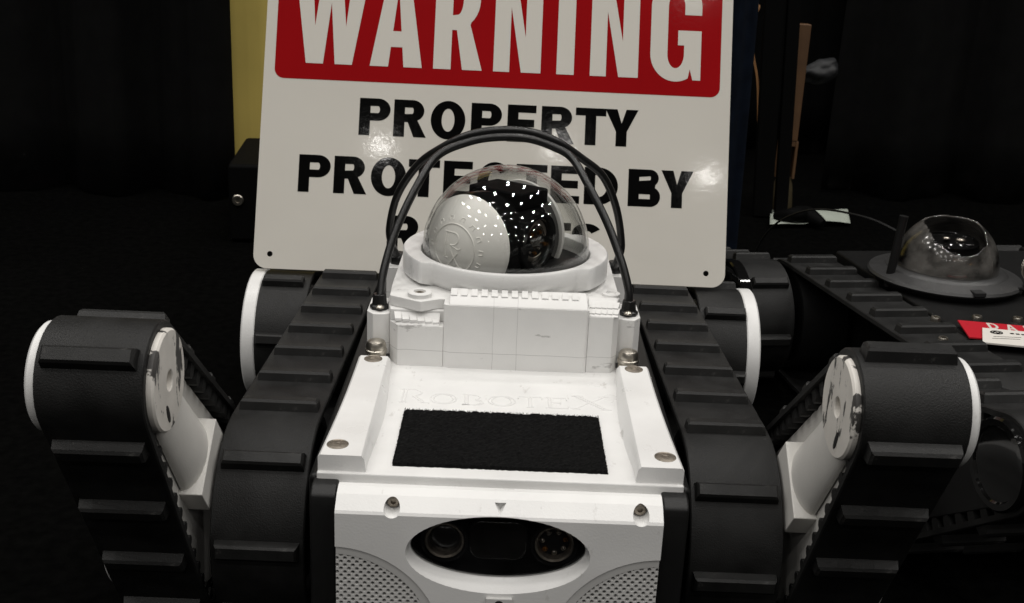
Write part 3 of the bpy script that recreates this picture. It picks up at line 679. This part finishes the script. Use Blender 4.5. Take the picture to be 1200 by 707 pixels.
def on_cap(u, v):   # emblem coordinates in metres on the cap
    r = sqrt(u*u+v*v); return G(ca+sqrt(CR*CR-r*r), u, v)
bm = B(); tube(bm, [on_cap(.0185*cos(t*2*pi/56), .0185*sin(t*2*pi/56)) for t in range(56)], .00065, 6, True)
finish('emblem_ring', bm, 'capwhite', cap, O1, smooth=True)
for i in range(14):
    t = 2*pi*i/14; bm = B()
    tube(bm, [on_cap(r*cos(t+dt), r*sin(t+dt)) for r, dt in ((.0215, -.08), (.0240, -.06), (.0240, .06), (.0215, .08))], .0005, 6)
    finish('emblem_tooth', bm, 'capwhite', cap, O1, smooth=True)
def cap_line(pts, r=.0006):
    # densify so the line hugs the cap; u runs towards the picture's right
    out = []
    for a, b in zip(pts, pts[1:]):
        for k in range(5): out.append((a[0]+(b[0]-a[0])*k/5, a[1]+(b[1]-a[1])*k/5))
    out.append(pts[-1]); bm = B(); tube(bm, [on_cap(p[0]*.013*SGN, p[1]*.013) for p in out], r, 6); return bm
SGN = 1 if side.x > 0 else -1
for pts in ([(-.55, .95), (-.45, -.45), (-.62, -.55), (-.25, -.55)], [(-.62, .95), (.1, .95)]+arc(.1, .60, .33, .35, 90, -90, 8)+[(-.1, .25)], [(-.1, .25), (.45, .02), (.62, .12)], [(-.32, .75), (-.32, .25)], [(-.15, .15), (.45, -1.05)], [(.42, -.2), (-.3, -1.05)], [(-.42, -1.05), (-.1, -1.05)], [(.3, -1.05), (.62, -1.05)]):
    finish('emblem_stroke', cap_line(pts), 'capwhite', cap, O1, smooth=True)
bm = B(); ring_on(bm, [(0, .0354), (.0375, .0354), (.0385, .034), (.0385, -.030), (.0375, -.0315), (0, -.0315)]); body = finish('camera_body', bm, 'gloss', rob, O1, smooth=True)
bm = B(); ring_on(bm, [(.037, -.0318), (.0405, -.0318), (.0410, -.0324), (.0410, -.0338), (.040, -.0345)] + [(.040*cos(radians(t)), -.0345-.0140*sin(radians(t))) for t in range(10, 90, 10)] + [(0, -.0485)]); finish('camera_cap', bm, 'capwhite', rob, O1, smooth=True)
ld = (side if side.y < 0 else -side)      # the lens looks out to the picture's right front
def Lp(d, a, v): return GCN + ax*(.002+a) + ld*d + upv*v
def lens_ring(bm, prof, n=40):
    rs = [[bm.verts.new(Lp(d, r*cos(2*pi*i/n), r*sin(2*pi*i/n)+.004)) for i in range(n)] if r > 1e-6 else [bm.verts.new(Lp(d, 0, .004))] for r, d in prof]
    for p, q in zip(rs, rs[1:]):
        for i in range(n):
            j = (i+1) % n
            if len(p) == 1: bm.faces.new((p[0], q[i], q[j]))
            elif len(q) == 1: bm.faces.new((p[i], p[j], q[0]))
            else: bm.faces.new((p[i], p[j], q[j], q[i]))
bm = B(); lens_ring(bm, [(.0235, .030), (.0235, .0405), (.0225, .0415), (.0185, .0415), (.0172, .0395), (.0165, .0340)]); finish('lens_barrel', bm, 'gloss', body, O1, smooth=True)
bm = B(); lens_ring(bm, [(.0164, .0368), (.0150, .0376), (.0132, .0380), (.0125, .0374)]); finish('lens_trim', bm, 'dull_steel', body, O1, smooth=True)
bm = B(); lens_ring(bm, [(0, .0388), (.006, .0385), (.0105, .0376), (.0125, .0368)]); finish('lens_glass', bm, 'lens', body, O1, smooth=True)
for i in range(9):  # beads standing in for amber and pale glints on the lens
    a = 2*pi*i/9; r = .0075+.002*(i % 3); bm = B(); bmesh.ops.create_icosphere(bm, subdivisions=1, radius=.0011+.0008*(i % 2))
    bmesh.ops.translate(bm, verts=bm.verts[:], vec=Lp(.0388, r*cos(a), .004+r*sin(a))); finish('diode_and_glint_bead', bm, 'amber' if i % 2 else 'reflector', body, O1, smooth=True)
bm = B()
v = [bm.verts.new(Lp(d, a, z)) for z in (.028, .0405) for d, a in ((-.02, -.026), (.030, -.026), (.030, .012), (-.02, .012))]
for q in ((0, 3, 2, 1), (4, 5, 6, 7), (0, 1, 5, 4), (1, 2, 6, 5), (2, 3, 7, 6), (3, 0, 4, 7)): bm.faces.new([v[i] for i in q])
finish('camera_hood', bm, 'case', body, O1, bevel=.002)

# two cable hoops over the dome
TOPS = [(-.0535, .830, .3028), (-.0324, .831, .3117), (-.0101, .832, .3160), (.0123, .832, .3157), (.0319, .831, .3102), (.0442, .830, .3040)]
bm = B(); tube(bm, catmull([(-.0915, .7660, .2060), (-.0900, .775, .2230), (-.0830, .790, .2490), (-.0700, .806, .2780), (-.0560, .824, .2988)] + [(x, y-.0005, z-.0022) for x, y, z in TOPS[1:5]] + [(.0455, .826, .3010), (.0570, .806, .2860), (.0720, .790, .2610), (.0830, .776, .2360), (.0885, .768, .2180), (.0892, .7660, .2090)], 7), .0031, 12)
finish('cable_hoop', bm, 'cable', rob, O1, smooth=True)
bm = B(); tube(bm, catmull([(-.0905, .885, .2000), (-.0945, .872, .2160), (-.0950, .862, .2330), (-.0885, .858, .2600), (-.0725, .850, .2860), (-.0540, .840, .3020)] + [(x, y+.003, z+.0025) for x, y, z in TOPS[1:5]] + [(.0535, .842, .2985), (.0720, .850, .2830), (.0850, .858, .2560), (.0915, .862, .2260), (.0905, .872, .2100), (.0895, .885, .1980)], 7), .0031, 12)
finish('cable_hoop', bm, 'cable', rob, O1, smooth=True)
for s in (-1, 1):
    bm = B(); lathe(bm, [(0, 0), (.0075, 0), (.0075, .006), (.0052, .009), (0, .009)], (s*.0900, .886, .1955), 8); finish('cable_gland', bm, 'cable', neck, O1, bevel=.0004)
    bm = B(); prism(bm, [(s*.0840, .872), (s*.0985, .872), (s*.0985, .900), (s*.0840, .900)], .1500, .1955, 'z'); finish('corner_post', bm, 'neck', neck, O1, bevel=.0006)

# ------------------------------------------------------------------ warning sign
def glyph(ch, w, s, t):
    """bold grotesque capital, height 1: width w, stem s, bar t -> loops"""
    m = w/2
    if ch == 'I': return [[(0, 0), (s, 0), (s, 1), (0, 1)]]
    if ch == 'T': return [[(m-s/2, 0), (m+s/2, 0), (m+s/2, 1-t), (w, 1-t), (w, 1), (0, 1), (0, 1-t), (m-s/2, 1-t)]]
    if ch == 'E':
        b = .5+.01; return [[(0, 0), (w, 0), (w, t), (s, t), (s, b-t/2), (w*.94, b-t/2), (w*.94, b+t/2), (s, b+t/2), (s, 1-t), (w, 1-t), (w, 1), (0, 1)]]
    if ch == 'N':
        k = s*1.12; return [[(0, 0), (s*.92, 0), (s*.92, .66), (w-k, 0), (w, 0), (w, 1), (w-s*.92, 1), (w-s*.92, .36), (k, 1), (0, 1)]]
    if ch == 'W':
        q = s*1.02; a = w*.20; return [[(a, 0), (a+q*.96, 0), (m, .62), (w-a-q*.96, 0), (w-a, 0), (w, 1), (w-q*.98, 1), (w-a-q*.42, .38), (m+q*.50, 1), (m-q*.50, 1), (a+q*.42, .38), (q*.98, 1), (0, 1)]]
    if ch == 'A':
        q = s*1.05; h0, h1 = .20, .36; sl = (m-q*.52)
        def xo(y): return sl*y
        def xin(y): return q + (m-q)*y/.80
        return [[(0, 0), (q, 0), (xin(h0)-.0, h0), (w-xin(h0), h0), (w-q, 0), (w, 0), (m+q*.52, 1), (m-q*.52, 1)], [(xin(h1), h1), (w-xin(h1), h1), (m, .80)]]
    if ch == 'Y':
        q = s*1.1; y0 = .40; return [[(m-s/2, 0), (m+s/2, 0), (m+s/2, y0), (w, 1), (w-q, 1), (m, y0+.22), (q, 1), (0, 1), (m-s/2, y0)]]
    if ch == 'P':
        b = .40; r = (1-b)/2; rx = min(w*.5, r*1.1); return [[(0, 0), (s, 0), (s, b)] + arc(w-rx, b+r, rx, r, -90, 90) + [(0, 1)], [(s, b+t), ] + arc(w-rx, b+r, rx-s*.98, r-t, -90, 90) + [(s, 1-t)]]
    if ch == 'R':
        b = .42; r = (1-b)/2; W_ = w*.95; rx = min(w*.48, r*1.1)
        return [[(0, 0), (s, 0), (s, b-.02), (s+.10*w, b-.02), (w-s*1.05, 0), (w*1.03, 0), (w*.66+s*.25, b+.035)] + arc(W_-rx, b+r, rx, r, -52, 90) + [(0, 1)], [(s, b+t*.95)] + arc(W_-rx, b+r, rx-s*.98, r-t, -90, 90) + [(s, 1-t)]]
    if ch == 'B':
        b = .54; r1 = b/2; r2 = (1-b)/2; x1 = w; x2 = w*.94; q = .13
        return [[(0, 0)] + arc(x1-r1*1.0, r1, r1, r1, -90, 62) + arc(x2-r2, b+r2, r2, r2, -50, 90) + [(0, 1)],
                [(s, t)] + arc(x1-r1, r1+.0, r1-s*.95, r1-t, -90, 90) + [(s, b-t)], [(s, b+t*.72)] + arc(x2-r2, b+r2+.0, max(.02, r2-s*.9), r2-t*.86, -90, 90) + [(s, 1-t)]]
    if ch == 'D':
        rx = w*.58; return [[(0, 0)] + arc(w-rx, .5, rx, .5, -90, 90, 24) + [(0, 1)], [(s, t)] + arc(w-rx, .5, rx-s, .5-t, -90, 90, 24) + [(s, 1-t)]]
    if ch == 'O': return [arc(m, .5, m, .52, 0, 360, 44)[:-1], arc(m, .5, m-s*1.0, .52-t*1.02, 0, 360, 36)[:-1]]
    if ch in 'CG':
        o = .02; a = 38
        if ch == 'C':
            return [arc(m, .5, m, .52, a, 360-a, 40) + arc(m, .5, m-s, .52-t, 360-a-6, a+6, 34)]
        # condensed G: straight-sided bowl with a bar and a spur
        R_ = w*.5; ri = m-s*.98
        top = arc(m, 1-R_*1.1+.02, R_, R_*1.1, 0, 180, 20); bot = arc(m, R_*1.1-.02, R_, R_*1.1, 180, 300, 16)
        itop = arc(m, 1-R_*1.1+.02, ri, R_*1.1-t, 180, 0, 18); ibot = arc(m, R_*1.1-.02, ri, R_*1.1-t, 360, 180, 20)
        return [[(w, .66)] + top + bot + [(w-s*.62, .11), (w-s*.45, 0), (w, 0), (w, .50), (m+.02, .50), (m+.02, .35), (w-s*.98, .35)] + ibot + itop + [(w-s*.98, .66)]]
    if ch == 'S':
        cl = arc(m, .745, m-s*.5, .255-t*.45, 20, 90, 6) + arc(m, .745, m-s*.5, .255-t*.45, 90, 235, 12)[1:] + [(m, .5)] + arc(m, .255, m-s*.5, .255-t*.45, 55, -90, 12) + arc(m, .255, m-s*.5, .255-t*.45, -90, -165, 6)[1:]
        L_, R__ = [], []
        for i, p in enumerate(cl):
            a, b = cl[max(0, i-1)], cl[min(len(cl)-1, i+1)]; dx, dy = b[0]-a[0], b[1]-a[1]; l = sqrt(dx*dx+dy*dy); h = s*.48
            L_.append((p[0]-dy/l*h, p[1]+dx/l*h*t/s*1.0)); R__.append((p[0]+dy/l*h, p[1]-dx/l*h*t/s))
        return [L_ + R__[::-1]]
LEAN, RHO = radians(22), radians(-.1)
SO = Vector((-.016, 1.0455, .1415))
sign = empty('warning_sign', SO)
sign.rotation_euler = (Matrix.Rotation(radians(90)-LEAN, 3, 'X') @ Matrix.Rotation(RHO, 3, 'Z')).to_euler()
tag(sign, 'white metal sign with red WARNING band leaning behind the robot dome', 'sign')
SIGN_TOP = .336
circ = lambda x, y, r: arc(x, y, r, r, 0, 360, 24)[:-1]
me = shape2d([rrect(-.2320, .2330, -.0055, SIGN_TOP, .0135), circ(-.2161, .0088, .0029), circ(.2142, .0080, .0029), circ(-.2161, SIGN_TOP-.014, .0029), circ(.2142, SIGN_TOP-.014, .0029)], .0006, .00015)
finish('sign_panel', me, 'sign', sign, (0, 0, .00075))
def flat(name, loops, m, z):
    me = shape2d(loops, .00010); return finish(name, me, m, sign, (0, 0, -z))
band = flat('red_band', [rrect(-.2214, .2222, .1846, .3200, .0095)], 'sign_red', .00012)
for ch, x0, x1 in (('W', -.2062, -.1300), ('A', -.1275, -.0757), ('R', -.0645, -.0160), ('N', -.0047, .0425), ('I', .0583, .0757), ('N', .0917, .1397), ('G', .1515, .2022)):
    h = .1000; w = (x1-x0)/h; L_ = glyph(ch, w if ch != 'R' else w/1.03, .174, .135)
    flat('band_letter', [[(x0+p[0]*h, .2008+p[1]*h) for p in lp] for lp in L_], 'print_white', .00034)
def text_line(word, xs, base, h):
    for ch, (x0, x1) in zip(word, xs):
        w = (x1-x0)/h; L_ = glyph(ch, w if ch != 'R' else w/1.03, .29, .205)
        flat('letter', [[(x0+p[0]*h, base+p[1]*h) for p in lp] for lp in L_], 'sign_black', .00012)
l1 = [(-.1352, -.1045), (-.1010, -.0685), (-.0643, -.0300), (-.0243, .0062), (.0118, .0402), (.0456, .0785), (.0795, .1098), (.1090, .1418)]
text_line('PROPERTY', l1, .1310, .0372)
l2 = [(-.1922, -.1608), (-.1573, -.1245), (-.1207, -.0860), (-.0838, -.0530), (-.0490, -.0205), (-.0155, .0195), (.0228, .0535), (.0572, .0860), (.0905, .1240), (.1342, .1662), (.1668, .1985)]
text_line('PROTECTEDBY', l2, .0718, .0372)
l3 = [(-.1020, -.0690), (-.0650, -.0300), (-.0255, .0065), (.0105, .0455), (.0480, .0790), (.0800, .1095)]
text_line('ROBOTS', l3, .0150, .0372)
# prop strut behind the sign
zt = SO.z+.28*cos(LEAN); yt = SO.y+.28*sin(LEAN)
bm = B(); prism(bm, [(yt+.002, zt), (yt+.002, zt-.02), (1.258, 0), (1.270, 0), (yt+.010, zt)], -.012, .012, 'x')
o = finish('prop_strut', bm, 'case', None, (0, 0, 0)); o.parent = sign; o.matrix_parent_inverse = (Matrix.Translation(SO) @ sign.rotation_euler.to_matrix().to_4x4()).inverted()

# ------------------------------------------------------------------ the black robot at right
O2 = (0, .85, 0); r2 = empty('tracked_robot', (.514, .997, 0), radians(8.5))
tag(r2, 'all black tracked robot with broken smoky dome at the right edge', 'robot')
for s in (-1, 1):
    track(r2, O2, s, (.99, .13), pitch=.0500)
    flipper(r2, O2, s, FRONT, R_PIV, radians(180-25.5), .180, (.60, .09), white=False, detail=s < 0, disc=False)
    flipper(r2, O2, s, REAR, R_PIV_REAR, radians(-4), LF, (1.0, .13), white=False, detail=False, disc=False, front=False)
bm = B(); box(bm, -.118, .118, .60, 1.06, .030, .1405); ch2 = finish('chassis', bm, 'deck', r2, O2, bevel=.003)
def loc2(p):    # world point -> robot-local mesh coordinates (before O2 is taken off)
    q = Matrix.Rotation(-radians(8.5), 3, 'Z') @ (Vector(p) - Vector((.514, .997, 0))); return q + Vector(O2)
for p in ((.3935, .955), (.4350, .9635), (.4725, .9635), (.4130, .835), (.3800, .900)):
    c = loc2((*p, .1405)); screw('deck_screw', c, .0045, .0042, ch2, O2, 'steel')
D2 = loc2((.4460, 1.0790, 0))
bm = B(); lathe(bm, [(0, .1400), (.0660, .1400), (.0690, .1440), (.0690, .1490), (.0, .1490)], (D2.x, D2.y, 0), 56); base2 = finish('dome_base', bm, 'black', r2, O2, smooth=True)
bm = B(); lathe(bm, [(.044, .1492), (.0735, .1470), (.0750, .1490), (.0735, .1515), (.0600, .1560), (.0585, .1552), (.0570, .1568), (.0500, .1585), (.044, .1585)], (D2.x, D2.y, 0), 64, close=True); finish('base_flange', bm, 'grey_ring', base2, O2, smooth=True)
cb = loc2((.4520, 1.0090, 0)); bm = B(); box(bm, cb.x-.006, cb.x+.006, cb.y-.006, cb.y+.005, .1495, .1542); finish('flange_clip', bm, 'hole', base2, O2, bevel=.001)
# broken dome: spherical shell with a ragged, dipping edge at the front
bm = B(); n, mm = 96, 22; rows = []
for j in range(mm+1):
    row = []
    for i in range(n):
        a = 2*pi*i/n; wa = a+radians(8.5)
        fr = max(0, cos(wa+pi/2))           # 1 at the side facing the camera
        top = radians(62-36*fr**2.2+4*noise.noise(Vector((cos(a)*5, sin(a)*5, 2)))+3.4*noise.noise(Vector((cos(a)*14, sin(a)*14, 4))) - 9*max(0, -cos(wa)-.2))
        e = top*j/mm; rr = .0505
        row.append(bm.verts.new((D2.x+rr*cos(e)*cos(a), D2.y+rr*cos(e)*sin(a), .1580+rr*sin(e)*1.06)))
    rows.append(row)
for a, b in zip(rows, rows[1:]):
    for i in range(n): bm.faces.new((a[i], a[(i+1) % n], b[(i+1) % n], b[i]))
o = finish('broken_dome', bm, 'broken', base2, O2, smooth=True); o.modifiers.new('thickness', 'SOLIDIFY').thickness = .0018
# what is left of the camera inside it
bm = B(); lathe(bm, [(0, .1500), (.030, .1500), (.031, .165), (.027, .182), (.018, .188), (0, .189)], (D2.x+.004, D2.y+.004, 0), 32); cm = finish('camera_body', bm, 'gloss', base2, O2, smooth=True)
for dx, dy, dz, r, m_ in ((-.010, -.010, .190, .0032, 'reflector'), (.004, -.012, .1885, .0042, 'reflector'), (.012, -.016, .184, .005, 'gloss'), (-.006, -.028, .172, .0034, 'amber'), (.010, -.029, .168, .0026, 'amber')):
    bm = B(); bmesh.ops.create_icosphere(bm, subdivisions=2, radius=r)
    for v in bm.verts: v.co = Vector((D2.x+dx+v.co.x*1.3, D2.y+dy+v.co.y, dz+v.co.z*.6*(1+.3*noise.noise(v.co*400))))
    finish('camera_fitting', bm, m_, cm, O2, smooth=True)
bm = B(); tube(bm, [(D2.x+.026*cos(t), D2.y-.004+.022*sin(t), .186+.003*sin(t)) for t in [2*pi*k/30 for k in range(30)]], .0011, 6, True); finish('camera_hoop', bm, 'gloss', cm, O2, smooth=True)
# antenna and its wire
a0, a1 = loc2((.3835, 1.060, .140)), loc2((.3890, 1.060, .2125))
bm = B(); tube(bm, [a0, a0.lerp(a1, .5), a0.lerp(a1, .9), a0.lerp(a1, .93), a1], lambda t: .0042 if t < .8 else .0046, 12); an = finish('antenna', bm, 'black', r2, O2, smooth=True)
bm = B(); tube(bm, catmull([loc2(p) for p in ((.3860, 1.064, .196), (.365, 1.10, .200), (.335, 1.17, .190), (.312, 1.22, .165), (.300, 1.25, .135), (.294, 1.27, .10))], 8), .0012, 6); finish('antenna_wire', bm, 'black', an, O2, smooth=True)
# steel ring standing on the deck at the frame edge
rc = loc2((.5200, 1.045, .1690)); bm = B(); tube(bm, [rc+Vector((.0135*cos(2*pi*k/32), .003*sin(2*pi*k/32), .0135*sin(2*pi*k/32))) for k in range(32)], .0013, 8, True); finish('steel_ring', bm, 'steel', r2, O2, smooth=True)
c2 = loc2((.5200, 1.045, .1690)); bm = B(); box(bm, c2.x-.006, c2.x+.006, c2.y-.004, c2.y+.004, .1405, .1585); finish('ring_mount', bm, 'black', r2, O2, bevel=.001)
bm = B(); tube(bm, catmull([loc2(p) for p in ((.500, 1.035, .150), (.508, 1.022, .153), (.522, 1.005, .150), (.538, .985, .143))], 6), .0016, 8); finish('cable', bm, 'cable', r2, O2, smooth=True)

# cards lying on the black deck
def card(name, pts, z, th, m, label):
    c = sum((Vector((*p, 0)) for p in pts), Vector())/len(pts); root = empty(name, (c.x, c.y, z))
    bm = B(); prism(bm, [(p[0]-c.x, p[1]-c.y) for p in pts], 0, th, 'z'); finish('card_sheet', bm, m, root); tag(root, label, 'card'); return root, c
cr, cc = card('red_card', [(.4085, .9430), (.4015, .8980), (.4975, .8830), (.5045, .9280)], .1452, .0012, 'card_red', 'red card with white lettering lying on the black robot deck')
rz = atan2(-.015, .096)
for ch, x0 in (('D', .4270), ('A', .4420), ('N', .4580)):
    L_ = glyph(ch, .72, .19, .15); h = .0155
    pr = []
    for lp in L_:
        q = []
        for p in lp:
            u, v = (p[0]*h*.78, p[1]*h); q.append((x0+.0025-cc.x+u*cos(rz)-v*sin(rz), .9225-(x0-.427)*.156-cc.y+u*sin(rz)+v*cos(rz)))
        pr.append(q)
    me = shape2d(pr, .0001); finish('card_letter', me, 'print_white', cr, (0, 0, -.0013))
cw, cc = card('white_card', [(.4205, .9180), (.4055, .8800), (.4820, .8670), (.4970, .9050)], .1472, .0014, 'card_white', 'small white card with dark logo overlapping the red card')
bm = B(); tube(bm, [(.4280-cc.x+.0050*cos(t), .9060-cc.y+.0036*sin(t), .0015) for t in [2*pi*k/24 for k in range(24)]], .0006, 6, True)
tube(bm, [(.4245-cc.x, .9055-cc.y, .0015), (.4270-cc.x, .9075-cc.y, .0015), (.4285-cc.x, .9045-cc.y, .0015), (.4315-cc.x, .9065-cc.y, .0015)], .0006, 6); finish('card_logo', bm, 'sign_black', cw, smooth=True)
bm = B()
for k in range(6):
    x = .4395+k*.0046; box(bm, x-cc.x, x+.0032-cc.x, .9035-k*.0008-cc.y, .9062-k*.0008-cc.y, .0013, .0016)
for k in range(2): box(bm, .4180+.003*k-cc.x, .442+.003*k-cc.x, .8905+.0048*k-cc.y, .8910+.0048*k-cc.y, .0013, .0016)
finish('card_print', bm, 'sign_black', cw)
